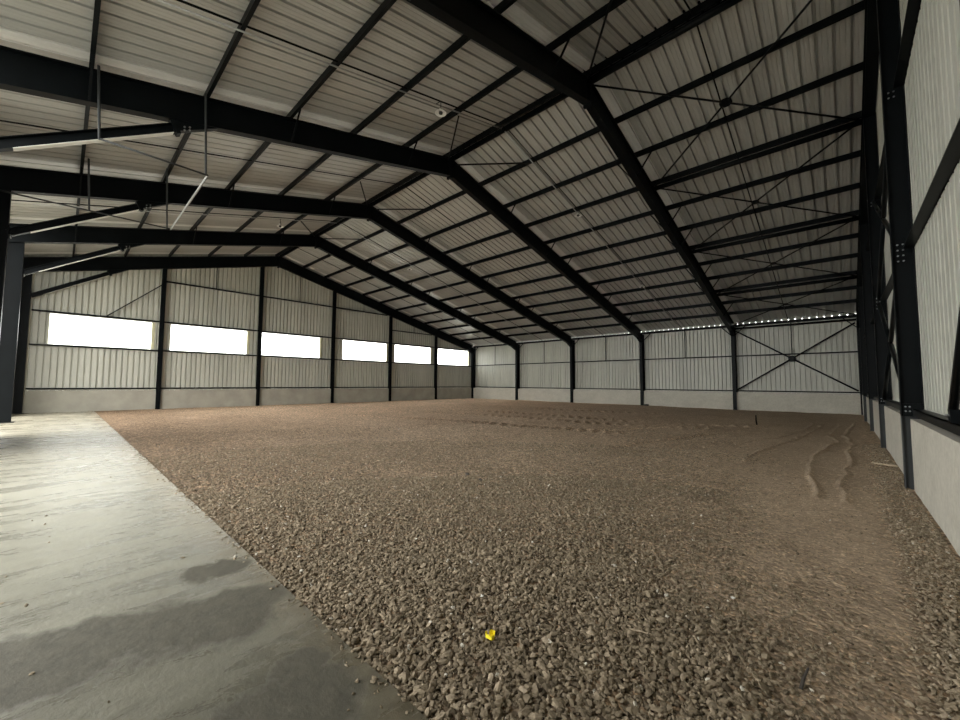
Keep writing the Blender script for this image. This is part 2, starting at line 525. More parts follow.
size *= (0.8 + 0.35 * np.clip(st, 0, 1)) * np.interp(cand[:, 2], [2, 4.5, 8, 15], [0.9, 0.78, 0.7, 0.7])
V = V * (size[:, None, None] * np.stack([0.9 + 0.7 * rng.random(N), 0.75 + 0.4 * rng.random(N), 0.5 + 0.35 * rng.random(N)], -1)[:, None, :])
tilt = rng.normal(0, 0.45, N); ct, sn = np.cos(tilt)[:, None], np.sin(tilt)[:, None]
V = np.stack([V[..., 0] * ct - V[..., 2] * sn, V[..., 1], V[..., 0] * sn + V[..., 2] * ct], -1)
ang = rng.random(N) * 2 * math.pi; ca, sa = np.cos(ang)[:, None], np.sin(ang)[:, None]
V = np.stack([V[..., 0] * ca - V[..., 1] * sa, V[..., 0] * sa + V[..., 1] * ca, V[..., 2]], -1)
onslab = cand[:, 1] >= SLAB
gz = np.where(onslab, 0.0, height(cand[:, 0], cand[:, 1]))
V[..., 0] += cand[:, 0][:, None]; V[..., 1] += cand[:, 1][:, None]
V[..., 2] += (gz + size * np.where(onslab, 0.35, 0.35 + 0.45 * rng.random(N)))[:, None]
V[..., 0] = np.maximum(V[..., 0], 0.04)
F = (icf[None] + (12 * np.arange(N))[:, None, None]).reshape(-1, 3)
me = np_mesh('gravel_stones', V.reshape(-1, 3), F)
at = me.attributes.new('tone', 'FLOAT', 'POINT')
tone = np.clip(rng.beta(2.2, 2.4, N) + 0.22 * (cand[:, 0] < 0.62), 0, 0.95); tone = np.where(rng.random(N) < 0.006, 1.0, tone)
at.data.foreach_set('value', np.repeat(tone, 12).astype(np.float32))
me.materials.append(M['stone'])
me.polygons.foreach_set('use_smooth', np.zeros(len(me.polygons), bool))
gs = bpy.data.objects.new('gravel_stones', me); COL.objects.link(gs)
tag(gs, 'loose brown crushed gravel stones spread over the dirt beside the concrete slab', 'gravel', kind='stuff')


# ------------------------------------------------------------------ setting: sheeting
def rib_points(a, b_, pitch, trough, side, depth, extra=()):
    """(u, offset) points: wide pans toward the room, narrow troughs away from it"""
    pts = {}
    k = math.floor(a / pitch)
    while k * pitch < b_:
        o = k * pitch
        for u, d in ((o, 0), (o + pitch - trough - 2 * side, 0), (o + pitch - trough - side, depth), (o + pitch - side, depth)):
            if a <= u <= b_:
                pts[round(u, 4)] = d
        k += 1
    us = sorted(pts)
    for e in list(extra) + [a, b_]:
        if round(e, 4) not in pts:
            lo = max([u for u in us if u < e], default=None); hi = min([u for u in us if u > e], default=None)
            if lo is None: d = pts[hi]
            elif hi is None: d = pts[lo]
            else: d = pts[lo] + (pts[hi] - pts[lo]) * (e - lo) / (hi - lo)
            pts[round(e, 4)] = d
            us = sorted(pts)
    return [(u, pts[u]) for u in us]


def sheet(name, pts, spans, mapf, mat):
    """spans(u0,u1) -> list of ((z at u0, z at u1) bottom, (z..) top)"""
    v = []; f = []
    for (u0, d0), (u1, d1) in zip(pts[:-1], pts[1:]):
        for (b0, b1), (t0, t1) in spans(u0, u1):
            n_ = len(v)
            v += [mapf(u0, d0, b0), mapf(u1, d1, b1), mapf(u1, d1, t1), mapf(u0, d0, t0)]
            f.append((n_, n_ + 1, n_ + 2, n_ + 3))
    me_ = bpy.data.meshes.new(name); me_.from_pydata(v, [], f)
    bm = bmesh.new(); bm.from_mesh(me_)
    bmesh.ops.remove_doubles(bm, verts=bm.verts, dist=0.0005)
    bm.to_mesh(me_); bm.free()
    me_.materials.append(mat)
    o = bpy.data.objects.new(name, me_); COL.objects.link(o)
    return struct(o)


PZ = 1.10                                  # plinth height
WINS = [(26.95, 30.97), (21.96, 26.07), (16.92, 21.05), (10.9, 15.05), (5.85, 10.05), (0.58, 4.92)]
WZ0, WZ1 = 3.48, 5.04
XS = XW + 0.19                             # sheeting plane of the window wall
YB = -0.27                                 # sheeting plane of the back wall
XN = -0.125                                # sheeting plane of the right-hand wall


def span_left(u0, u1):
    um = (u0 + u1) / 2
    top = (sheet_z(u0), sheet_z(u1))
    for a, b_ in WINS:
        if a < um < b_:
            return [((PZ, PZ), (WZ0, WZ0)), ((WZ1, WZ1), top)]
    return [((PZ, PZ), top)]


sheet('wall_left', rib_points(-0.25, 32.3, 0.243, 0.055, 0.008, 0.085, [e for w in WINS for e in w]), span_left,
      lambda u, d, z: (XS + d, u, z), M['wall_sheet'])
sheet('wall_right', rib_points(-0.25, 32.3, 0.243, 0.055, 0.008, 0.085), lambda u0, u1: [((PZ - 0.1, PZ - 0.1), (sheet_z(u0), sheet_z(u1)))],
      lambda u, d, z: (XN - d, u, z), M['wall_sheet'])
EZ = sheet_z(YB) - 0.10
sheet('wall_back', rib_points(-0.2, XW + 0.2, 0.243, 0.055, 0.008, 0.085), lambda u0, u1: [((PZ, PZ), (EZ, EZ))],
      lambda u, d, z: (u, YB - d, z), M['wall_sheet_back'])
# eave closer with gaps under the roof ribs, daylight shows through the gaps
cl = MB()
u = -0.2
while u < XW + 0.2:
    hole = 0.045 if u < 13.5 else 0.02
    cl.box(u, min(u + 0.335 - hole, XW + 0.2), YB - 0.02, YB, EZ - 0.01, EZ + 0.075)
    u += 0.335
cl.box(-0.2, XW + 0.2, YB - 0.02, YB, EZ + 0.055, EZ + 0.185)
struct(cl.build('trim_1', M['wall_sheet_back']))

# roof
v = []; f = []; mi = []
pts = rib_points(-0.22, XW + 0.3, 0.335, 0.05, 0.010, 0.085)
micro = []
for (u0, d0), (u1, d1) in zip(pts[:-1], pts[1:]):
    micro.append((u0, d0))
    if d0 == 0 and d1 == 0 and u1 - u0 > 0.2:
        for fr_ in (0.30, 0.70):
            c_ = u0 + (u1 - u0) * fr_
            micro += [(c_ - 0.016, 0.0), (c_ - 0.006, 0.007), (c_ + 0.006, 0.007), (c_ + 0.016, 0.0)]
pts = micro + [pts[-1]]


def is_strip(x):
    k = round(x / BAY + 0.4)
    return 1 <= k <= NB and k * BAY - 0.36 < x < k * BAY + 0.02


for (u0, d0), (u1, d1) in zip(pts[:-1], pts[1:]):
    for y0, y1 in ((-0.31, YR), (YR, 32.6)):
        n_ = len(v)
        for x_, d_, y_ in ((u0, d0, y0), (u1, d1, y0), (u1, d1, y1), (u0, d0, y1)):
            v.append((x_, y_, sheet_z(y_) + d_))
        f.append((n_, n_ + 1, n_ + 2, n_ + 3)); mi.append(1 if is_strip((u0 + u1) / 2) else 0)
me = bpy.data.meshes.new('ceiling'); me.from_pydata(v, [], f)
me.materials.append(M['roof_sheet']); me.materials.append(M['roof_strip'])
me.polygons.foreach_set('material_index', mi)
co = bpy.data.objects.new('ceiling', me); COL.objects.link(co); struct(co)
struct(MB().prism([(-0.22, YR - 0.25, sheet_z(YR - 0.25) + 0.05), (-0.22, YR, sheet_z(YR) + 0.09), (-0.22, YR + 0.25, sheet_z(YR + 0.25) + 0.05)],
                  [(XW + 0.3, YR - 0.25, sheet_z(YR - 0.25) + 0.05), (XW + 0.3, YR, sheet_z(YR) + 0.09), (XW + 0.3, YR + 0.25, sheet_z(YR + 0.25) + 0.05)]).build('trim_2', M['steel']))

# plinths, panel by panel between the posts
pl = MB()
ys = [GAP * i for i in range(7)]
for a, b_ in zip(ys[:-1], ys[1:]):
    pl.box(XW + 0.03, XW + 0.22, max(a + 0.1, 0.2), min(b_ - 0.1, 31.6) if b_ < 31 else 32.4, -0.3, PZ)
struct(pl.build('baseboard_left', M['plinth_dull']))
pl = MB()
for a, b_ in zip(ys[:-1], ys[1:]):
    pl.box(-0.2, 0.03, max(a + 0.075, 0.2), b_ - 0.075, -0.3, PZ - 0.02)
struct(pl.build('baseboard_right', M['plinth']))
pl = MB()
for k in range(NB):
    pl.box(k * BAY + 0.08, (k + 1) * BAY - 0.08, -0.3, 0.05, -0.3, PZ)
struct(pl.build('baseboard_back', M['plinth']))
# front side: unseen sheeted wall lengths added to shade the slab and floor
for i, (a, b_) in enumerate(((-0.1, 3.4), (14.2, 17.9), (27.6, XW + 0.1))):
    sheet('wall_front_blocker', rib_points(a, b_, 0.243, 0.055, 0.008, 0.085),
          lambda u0, u1: [((0.0, 0.0), (sheet_z(32.2), sheet_z(32.2)))], lambda u, d, z: (u, 32.2 + d, z), M['wall_sheet_back'])

# windows
for i, (a, b_) in enumerate(WINS):
    w = thing('window_%d' % (i + 1), None, None, (XS, (a + b_) / 2, WZ0)); struct(w)
    pn = MB().box(XS + 0.085, XS + 0.09, a, b_, WZ0, WZ1).build('pane', M['pane'], w)
    fr = MB()
    fr.box(XS - 0.012, XS + 0.1, a - 0.02, b_ + 0.02, WZ1, WZ1 + 0.04)
    fr.box(XS - 0.012, XS + 0.1, a - 0.02, b_ + 0.02, WZ0 - 0.04, WZ0)
    fr.build('window_frame', M['wall_sheet'], w)
    MB().box(XS - 0.014, XS + 0.1, a - 0.14, a, WZ0, WZ1).build('jamb', M['cream'], w)
    MB().box(XS - 0.012, XS + 0.1, b_, b_ + 0.04, WZ0, WZ1).build('jamb', M['cream'], w)

# ------------------------------------------------------------------ steel frames
FR = ['inside the right-hand wall', 'nearest to the camera', 'second from the camera', 'third from the camera',
      'fourth from the camera', 'against the window wall']
COLN = ['in the corner with the right-hand wall', 'left of the cross-braced bay', 'third from the right-hand corner',
        'fourth from the right-hand corner', 'fifth from the right-hand corner', 'in the far corner beside the last window']
for k in range(NB + 1):
    x = k * BAY
    # back wall column
    c = thing('steel_column', 'dark steel column on the back wall, ' + COLN[k], 'column', (x, 0, 0), 'columns along the back wall')
    MB().beam((x, 0, -0.05), (x, 0, rb(-0.25) + 0.45), [(a, b_) for a, b_ in isec(0.2, 0.5)], (0, 1, 0)).build('shaft', M['steel'], c) if False else None
    pr = isec(0.2, 0.5)
    MB().prism([(x + a, b_, -0.05) for a, b_ in pr], [(x + a, b_, 5.44) for a, b_ in pr]).build('shaft', M['steel'], c)
    MB().box(x - 0.12, x + 0.12, -0.22, 0.27, -0.1, -0.03).build('base_plate', M['steel'], c)
    s = 1 if k < 2 else -1
    for sg in ((1,) if k == 0 else (1, -1) if k == 1 else (-1,)):
        MB().beam((x + sg * 0.08, 0.1, 4.85), (x + sg * 0.75, -0.02, 5.55), sq(0.05)).build('eave_brace', M['steel'], c)
    # rafters
    for side, (ya, yb) in (('right', (0.24, YR - 0.012)), ('left', (YR + 0.012, YF + 0.5))):
        lab = 'dark steel rafter on the %s roof slope, frame %s' % ('far' if side == 'right' else 'near', FR[k])
        r_ = thing('rafter', lab, 'rafter', (x, ya if side == 'right' else yb, rb(ya if side == 'right' else yb)), 'portal frame rafters')
        pr = [(a, b_) for a, b_ in isec(0.22, RD, 0.024, 0.016, 0.0)]
        MB().prism([(x + a, ya, rb(ya) + b_) for a, b_ in pr], [(x + a, yb, rb(yb) + b_) for a, b_ in pr]).build('beam', M['steel'], r_)
        yp = yb if side == 'right' else ya
        MB().box(x - 0.12, x + 0.12, min(yp, yp + (-0.03 if side == 'right' else 0.03)), max(yp, yp + (-0.03 if side == 'right' else 0.03)),
                 rb(YR) - 0.10, rb(YR) + RD + 0.02).build('end_plate', M['steel'], r_)
        if side == 'right':
            hp = isec(0.2, 0.01)
            MB().prism([(x - 0.1, 0.25, rb(0.25) - 0.0), (x - 0.1, 0.25, rb(0.25) - 0.15), (x - 0.1, 0.9, rb(0.9))],
                       [(x + 0.1, 0.25, rb(0.25) - 0.0), (x + 0.1, 0.25, rb(0.25) - 0.15), (x + 0.1, 0.9, rb(0.9))]).build('haunch', M['steel'], r_)
        # fly braces from purlins to the bottom flange
        if 1 <= k <= 4:
            for yy in ((16.7, 13.35, 11.68, 8.35, 6.68, 3.35) if side == 'right' else (22.3, 26.3, 30.3)):
                for sg in ((-1, 1) if (side == 'right' and k <= 2) else (-1,)):
                    MB().beam((x + sg * 0.1, yy, rb(yy) + 0.03), (x + sg * 0.62, yy, rt(yy) + 0.03), sq(0.04)).build('fly_brace', M['steel'], r_)
            # ridge ties on the side facing the camera
            y2 = YR + 1.95 if side == 'left' else YR - 1.75
            if k >= 2:
                MB().beam((x - 0.1, YR + (0.15 if side == 'left' else -0.3), rt(YR) - 0.15), (x - 2.55, y2, rt(y2) + 0.02), sq(0.045)).build('ridge_tie', M['steel'], r_)

# front row columns and knee braces
KB = ['', 'outside the left photo edge', 'over the slab nearest to the camera', 'second from the camera', 'third from the camera', 'against the window wall']
for k in range(1, NB + 1):
    x = k * BAY
    c = thing('steel_column.020', 'dark steel column on the slab edge at photo left, ' +
              ('outside the frame, nearest', 'outside the frame, second', 'at the left frame border', 'with lit inner edge', 'against the window wall')[k - 1],
              'column', (x, YF + 0.25, 0), 'columns along the open side')
    pr = isec(0.24, 0.5)
    MB().prism([(x + a, YF + 0.25 + b_, 0.0) for a, b_ in pr], [(x + a, YF + 0.25 + b_, rb(YF + 0.25 + b_) + 0.02) for a, b_ in pr]).build('shaft', M['steel'], c)
    MB().box(x - 0.16, x + 0.16, YF - 0.08, YF + 0.55, 0.0, 0.025).build('base_plate', M['steel'], c)
    kb = thing('knee_brace', 'sloping steel knee brace from front column to rafter, ' + KB[k], 'brace', (x, YF, 5.8), 'knee braces on the open side')
    p0 = Vector((x, YF, 5.80)); p1 = Vector((x, 28.88, 7.53))
    MB().beam(p0, p1, isec(0.16, 0.2, 0.012, 0.01)).build('beam', M['steel'], kb)
    dd = (p1 - p0).normalized(); nn = Vector((0, dd.z, -dd.y)) * (1 if dd.y < 0 else -1)
    nn = nn if nn.z < 0 else -nn
    MB().beam(p0 + dd * 0.42 + nn * 0.104, p1 - dd * 0.1 + nn * 0.104, sq(0.17, 0.008)).build('lit_flange', M['lit_flange'], kb)['label'] = 'lower flange with its lit look painted on'  # thin plate carrying the painted light on the brace underside
    MB().box(x - 0.09, x + 0.09, YF - 0.015, YF + 0.0, 5.62, 6.02).build('end_plate', M['steel'], kb)
    za = rb(28.9); d = (p1 - p0).normalized()
    MB().prism([(x - 0.08, 28.9, 7.42), (x - 0.08, 28.05, rb(28.05)), (x - 0.08, 28.95, rb(28.95))],
               [(x + 0.08, 28.9, 7.42), (x + 0.08, 28.05, rb(28.05)), (x + 0.08, 28.95, rb(28.95))]).build('cleat', M['steel'], kb)
    MB().beam(p1 - d * 0.05, p1 + d * 0.03, sq(0.2, 0.3)).build('end_plate', M['steel'], kb)
    if k <= 4:
        bolts([(x - 0.08, 28.72, 7.52), (x - 0.08, 28.62, 7.57), (x - 0.08, 28.72, 7.6), (x - 0.08, 28.62, 7.64)], (-1, 0, 0), kb, 0.02)
        bolts([(x - 0.06, YF - 0.04, z_) for z_ in (5.68, 5.74)] + [(x + 0.05, YF - 0.04, z_) for z_ in (5.68, 5.74)], (0, -1, 0), kb, 0.015, 0.02)

# ------------------------------------------------------------------ purlins (continuous along the roof)
PR_R = [YR - 0.14 - 1.672 * i for i in range(13)]
PR_R[-1] = -0.15
PR_L = [YR + 0.16, 22.33, 24.37, 26.34, 28.3, 30.3, 32.2]
for i, y in enumerate(PR_R):
    lab = 'long dark purlin under the far roof slope, ' + ('beside the ridge' if i == 0 else 'along the eave over the back wall' if i == 12 else ORD[i - 1] + ' below the ridge purlin')
    zc = rt(y) + PD / 2 - 0.001 if i < 12 else 5.535
    o = MB().beam((-0.15, y, zc), (XW + 0.16, y, zc), csec(0.075, PD - 0.006 if i < 12 else 0.16)).build('purlin', M['steel'])
    tag(o, lab, 'purlin', 'roof purlins')
for i, y in enumerate(PR_L):
    lab = 'long dark purlin under the near roof slope, ' + ('beside the ridge' if i == 0 else 'along the front eave' if i == 6 else ORD[i - 1] + ' below the ridge purlin')
    o = MB().beam((-0.15, y, rt(y) + PD / 2 - 0.001), (XW + 0.16, y, rt(y) + PD / 2 - 0.001), csec(0.075, PD - 0.006)).build('purlin', M['steel'])
    tag(o, lab, 'purlin', 'roof purlins')
# spacers between the two ridge purlins
# heavy struts in the bay next to the right-hand wall
for y, w in ((YR - 0.0, 'at the ridge'), (15.0, 'upper'), (9.97, 'middle'), (4.95, 'lower'), (28.0, 'over the slab')):
    z = rt(y) - 0.10
    o = MB().tube((0.1, y, z), (BAY - 0.1, y, z), 0.085, 12).build('roof_strut', M['steel'], None, True)
    tag(o, 'heavy round roof strut beside the right-hand wall, ' + {'at the ridge': 'at the ridge', 'upper': 'uppermost below the ridge on the far slope', 'middle': 'middle one on the far slope',
        'lower': 'lowest one on the far slope', 'over the slab': 'on the near slope'}[w], 'strut', 'roof struts')
    o = None
z = 5.32
tag(MB().tube((0.1, 0.0, z), (BAY - 0.1, 0.0, z), 0.06, 10).build('eave_strut', M['steel'], None, True),
    'round steel eave strut above the cross brace on the back wall', 'strut')


def xbrace(name, label, corners, r, plate, group=None, nrm=(0, 0, 1)):
    """corners a,b,c,d in order; rods a-c and b-d meet at a centre plate"""
    a, b_, c, d = [Vector(p) for p in corners]
    ctr = (a + b_ + c + d) / 4
    t_ = thing(name, label, 'brace', ctr, group)
    n_ = Vector(nrm).normalized()
    off = n_ * r * 1.05
    for s_, p in ((1, a), (-1, b_), (1, c), (-1, d)):
        q = ctr + (p - ctr).normalized() * plate * 0.6
        MB().tube(p, q, r, 8).build('rod', M['steel'], t_, True)
    # octagonal gusset plate
    u_ = (a - ctr).normalized(); w_ = n_.cross(u_).normalized(); u_ = w_.cross(n_).normalized()
    ring = [ctr + u_ * plate * math.cos(i * math.pi / 4 + .39) + w_ * plate * math.sin(i * math.pi / 4 + .39) for i in range(8)]
    MB().prism([p - n_ * 0.012 for p in ring], [p + n_ * 0.012 for p in ring]).build('gusset_plate', M['steel'], t_)
    return t_


XY = [20.0, 15.0, 9.97, 4.95, 0.1]
for i in range(4):
    ya, yb = XY[i], XY[i + 1]
    za, zb = rt(ya) - 0.05, rt(yb) - 0.05
    xbrace('roof_cross_brace', 'X-shaped rod brace under far roof slope beside right-hand wall, ' + ['nearest the ridge', 'second below the ridge', 'third below the ridge', 'lowest, at the eave'][i],
           [(BAY - 0.12, ya, za), (0.12, ya, za), (0.12, yb, zb), (BAY - 0.12, yb, zb)], 0.028, 0.17 if i == 0 else 0.13, 'roof cross braces', (0, -0.24, 1))
xbrace('roof_cross_brace', 'X-shaped rod brace under the near roof slope beside the right-hand wall',
       [(BAY - 0.12, 20.4, rt(20.4) - 0.05), (0.12, 20.4, rt(20.4) - 0.05), (0.12, 28.0, rt(28.0) - 0.05), (BAY - 0.12, 28.0, rt(28.0) - 0.05)], 0.03, 0.17, 'roof cross braces', (0, 0.25, 1))
xbrace('wall_cross_brace', 'X-shaped steel brace on the back wall in the bay by the right-hand corner',
       [(BAY - 0.15, -0.03, 5.15), (0.15, -0.03, 5.15), (0.15, -0.03, 1.28), (BAY - 0.15, -0.03, 1.28)], 0.042, 0.2, None, (0, 1, 0))
xbrace('wall_cross_brace', 'X-shaped steel brace low on the right-hand wall behind the nearest gable post',
       [(0.02, 15.98, 3.72), (0.02, 21.15, 3.72), (0.02, 21.15, 1.26), (0.02, 15.98, 1.26)], 0.04, 0.12, 'right-hand wall braces', (1, 0, 0))
xbrace('wall_cross_brace', 'X-shaped steel brace high on the right-hand wall behind the nearest gable post',
       [(0.02, 15.98, 6.45), (0.02, 21.15, 6.45), (0.02, 21.15, 3.87), (0.02, 15.98, 3.87)], 0.04, 0.12, 'right-hand wall braces', (1, 0, 0))
# single tube on the right edge of the photo
t_ = thing('wall_brace', 'round brace tube rising from a bracket on the right-hand girt at the photo edge', 'brace', (-0.02, 24.42, 1.26))
MB().tube((0.0, 24.42, 1.36), (0.0, 26.42, 3.6), 0.036, 10).build('tube', M['steel'], t_, True)
MB().box(-0.045, 0.03, 24.38, 24.48, 1.236, 1.37).build('bracket', M['steel'], t_)
bolts([(0.03, 24.41, 1.31), (0.03, 24.45, 1.31)], (1, 0, 0), t_, 0.012, 0.02)
# thin diagonal on the window wall
tag(MB().beam((XW + 0.02, 28.89, 5.15), (XW + 0.02, 26.6, 7.32), sq(0.055)).build('wall_brace', M['steel']),
    'thin diagonal steel brace above the leftmost window', 'brace')

# ------------------------------------------------------------------ sag rods
BN = ['in the bay beside the right-hand wall', 'in the bay behind the nearest frame', 'in the middle bay', 'second bay from the window wall', 'in the bay beside the window wall']
for k in range(NB):
    x = k * BAY + 3.13
    for side, (ya, yb) in (('far', (0.0, YR - 0.1)), ('near', (YR + 0.1, 32.0))):
        o = MB().tube((x, ya, rt(ya) + 0.03), (x, yb, rt(yb) + 0.03), 0.02, 6).build('sag_rod', M['steel'])
        tag(o, 'thin dark sag rod on the %s roof slope, %s' % (side, BN[k]), 'rod', 'roof sag rods')

# conduits and hanging lamps
SLN = {1: 'behind the nearest frame', 3: 'nearer the window wall'}
for k in (1, 3):
    x = k * BAY + 3.23
    for side, (ya, yb) in (('far', (1.0, YR - 0.1)), ('near', (YR + 0.1, 31.4))):
        cd = thing('conduit', 'pale conduit under the %s roof slope, %s' % (side, 'behind the nearest frame' if k == 1 else 'second bay from windows'), 'conduit', (x, ya, rt(ya)), 'lighting conduits')
        MB().tube((x, ya, rt(ya) - 0.03), (x, yb, rt(yb) - 0.03), 0.018, 8).build('pipe', M['galv'], cd, True)
    for j, y in enumerate((23.3, 15.3, 7.95)):
        zt = rt(y) - 0.05; zl = zt - 0.37
        xl = x - 0.22 if k == 1 else x - 0.1
        lp = thing('pendant_lamp', 'small round lamp under the roof %s, %s' % (SLN[k], ['on the near slope', 'upper on the far slope', 'lower on the far slope'][j]), 'lamp', (xl, y, zl), 'hanging roof lamps')
        MB().tube((x, y, zt + 0.02), (xl, y, zt), 0.012, 6).build('bracket', M['steel'], lp)
        MB().tube((xl, y, zt), (xl, y, zl + 0.12), 0.012, 6).build('cord', M['steel'], lp)
        MB().lathe((xl, y, zl), [(0.05, 0.14), (0.06, 0.08), (0.15, 0.02), (0.165, 0.0), (0.16, -0.004), (0.145, 0.012), (0.06, 0.04)], 24).build('lamp_shade', M['lamp_white'], lp, True)
        MB().lathe((xl, y, zl), [(0.02, 0.05), (0.055, 0.03), (0.055, -0.01), (0.03, -0.03)], 16).build('bulb', M['lamp_dark'], lp, True)

# hanging pipe frame
ZH = 6.58
A = (11.85, 28.24, ZH); B = (16.8, 28.2, ZH + 0.03)
hf = thing('hanging_pipe_frame', 'thin pale pipe frame hanging on rods below the near roof slope at photo left', 'pipe', (14.3, 28.2, ZH))
MB().tube(A, B, 0.026, 8).build('long_pipe', M['galv'], hf, True)
MB().tube((A[0], 30.12, ZH + 0.02), A, 0.022, 8).build('cross_pipe', M['steel_pale'], hf, True)
MB().tube((B[0], 31.75, ZH + 0.0), B, 0.022, 8).build('cross_pipe', M['steel_pale'], hf, True)
for (x, y, z) in ((A[0], 28.28, ZH), (A[0], 30.12, ZH), (B[0], 28.3, ZH), (B[0], 30.1, ZH)):
    MB().tube((x, y, z), (x, y + 0.08, rt(y) + 0.02), 0.024, 6).build('hanger', M['steel_pale'], hf)

# ------------------------------------------------------------------ gable posts and girts
PN = ['', 'fifth from left, right of the last wide window', 'fourth from left', 'third from left, under the far slope', 'second from left', 'first from left, beside the first window']
PNL = {1: 'last before the far corner', 2: 'fourth from the left', 3: 'third from the left', 4: 'second from the left, near the ridge', 5: 'first from the left'}
PNR = {1: 'deepest, next to the corner', 2: 'second from the corner', 3: 'third from the corner', 4: 'nearest in view, wide', 5: 'just outside the photo'}
for i in range(1, 6):
    y = GAP * i
    p = thing('gable_post', 'dark steel post between windows on the window wall, ' + PNL[i], 'post', (XW, y, 0), 'posts of the window wall')
    prw = [(q[1], q[0]) for q in isec(0.2, 0.25, 0.012, 0.01)]
    pr = [(q[1], q[0]) for q in isec(0.15, 0.25, 0.012, 0.01)]
    MB().prism([(XW + 0.04 + a, y + b_, -0.05) for a, b_ in prw], [(XW + 0.04 + a, y + b_, rb(y + b_) + 0.02) for a, b_ in prw]).build('shaft', M['steel'], p)
    p = thing('gable_post', 'dark steel post against the right-hand wall, ' + PNR[i], 'post', (0, y, 0), 'posts of the right-hand wall')
    MB().prism([(a, y + b_, 1.12) for a, b_ in pr], [(a, y + b_, rb(y + b_) + 0.02) for a, b_ in pr]).build('shaft', M['steel'], p)
    MB().prism([(a, y + b_, -0.05) for a, b_ in pr], [(a, y + b_, 1.12) for a, b_ in pr]).build('foot', M['steel_pale'], p)['label'] = 'grey lower length of the post'
    if i >= 3:
        MB().box(-0.12, 0.10, y + 0.055, y + 0.085, 1.12, 1.32).build('cleat', M['steel'], p)
        bolts([(xx, y + 0.078, 3.60 + zz) for xx in (0.0, 0.06) for zz in (0.0, 0.09, 0.18, 0.27)], (0, 1, 0), p, 0.013, 0.012)
        bolts([(xx, y + 0.085, 1.2 + zz) for xx in (0.03, 0.075) for zz in (0.0, 0.07)], (0, 1, 0), p, 0.013, 0.012)
        bolts([(xx, y + 0.078, 6.35 + zz) for xx in (0.0, 0.06) for zz in (0.0, 0.09)], (0, 1, 0), p, 0.013, 0.012)


def bayname_left(i):
    return ORD[5 - i] + ' bay from the left'


for i in range(6):
    a, b_ = GAP * i + 0.102, GAP * (i + 1) - 0.102
    if i == 0: a = 0.26
    if i == 5: b_ = 31.6
    rows = [(1.2, 'along the plinth top'), (3.40, 'under the window'), (5.12, 'over the window')]
    if 2 <= i <= 4: rows.append((7.57, 'high above the window'))
    if 0 <= i <= 1: rows.append((6.3, 'close under the rafter'))
    for z, nm in rows:
        bb = b_
        aa = a
        while rb(aa) < z + 0.02 and aa < bb: aa += 0.05
        if bb - aa < 0.4: continue
        o = MB().beam((XW + 0.11, aa, z), (XW + 0.11, bb, z), csec(0.12, 0.075, 0.008)).build('girt', M['steel'])
        tag(o, 'dark girt on the window wall %s, %s' % (nm, bayname_left(i)), 'girt', 'girts of the window wall')
    # short rods between the upper girt and the roof
    ym = GAP * (i + 0.5)
    z0 = 7.57 if 2 <= i <= 4 else 6.3 if i < 2 else None
    if z0 and rb(ym) > z0 + 0.2:
        tag(MB().tube((XW + 0.11, ym, z0), (XW + 0.11, ym, rb(ym) + 0.1), 0.022, 6).build('wall_sag_rod', M['steel']),
            'short upright rod below the rafter on the window wall, ' + bayname_left(i), 'rod', 'window wall rods')
BB = ['in the cross-braced bay', 'second bay from the right corner', 'third bay from the right corner', 'second bay from the far corner', 'bay at the far corner']
for k in range(NB):
    a, b_ = k * BAY + 0.1, (k + 1) * BAY - 0.1
    for z, nm in ((1.2, 'along the plinth top'), (3.5, 'at mid height')):
        o = MB().beam((a, -0.12, z), (b_, -0.12, z), csec(0.12, 0.075, 0.008)).build('girt', M['steel'])
        tag(o, 'girt on the back wall %s, %s' % (nm, BB[k]), 'girt', 'girts of the back wall')
    tag(MB().tube(((a + b_) / 2, -0.12, 3.5), ((a + b_) / 2, -0.12, 5.62), 0.028, 6).build('wall_sag_rod', M['steel']),
        'upright rod on the back wall above the girt, ' + BB[k], 'rod', 'back wall rods')
RBN = ['deepest bay by the corner', 'second bay from the corner', 'third bay from the corner', 'bay behind the nearest post', 'bay at the photo edge']
for i in range(5):
    a, b_ = GAP * i + 0.06, GAP * (i + 1) - 0.06
    if i == 0: a = 0.26
    for z, nm in ((1.22, 'along the plinth top'), (3.8, 'at mid height'), (6.5, 'high up')):
        if rb(a) < z + 0.1:
            if rb(b_) < z + 0.3: continue
            a2 = (z + 0.1 - 4.9) / 0.2463
        else: a2 = a
        g_ = MB()
        g_.box(-0.165, 0.0, a2, b_, z, z + 0.014)
        if z < 2: g_.box(-0.014, 0.0, a2, b_, z - 0.09, z + 0.014)
        else: g_.box(-0.124, -0.11, a2, b_, z, z + 0.12)
        o = g_.build('girt', M['steel'])
        tag(o, 'girt on the right-hand wall %s, %s' % (nm, RBN[i]), 'girt', 'girts of the right-hand wall')


# ------------------------------------------------------------------ small things on the ground
def gh(x, y): return float(height(np.array([[x]]), np.array([[y]]))[0, 0])


def crumple(c, r, n, seed):
    r_ = random.Random(seed); bm = bmesh.new()
    bmesh.ops.create_icosphere(bm, subdivisions=2, radius=1)
    for v_ in bm.verts:
        s_ = 0.7 + 0.5 * r_.random()
        v_.co = Vector((v_.co.x * r[0] * s_, v_.co.y * r[1] * s_, v_.co.z * r[2] * s_))
    me_ = bpy.data.meshes.new(n); bm.to_mesh(me_); bm.free()
    o = bpy.data.objects.new(n, me_); o.location = c; COL.objects.link(o)
    return o


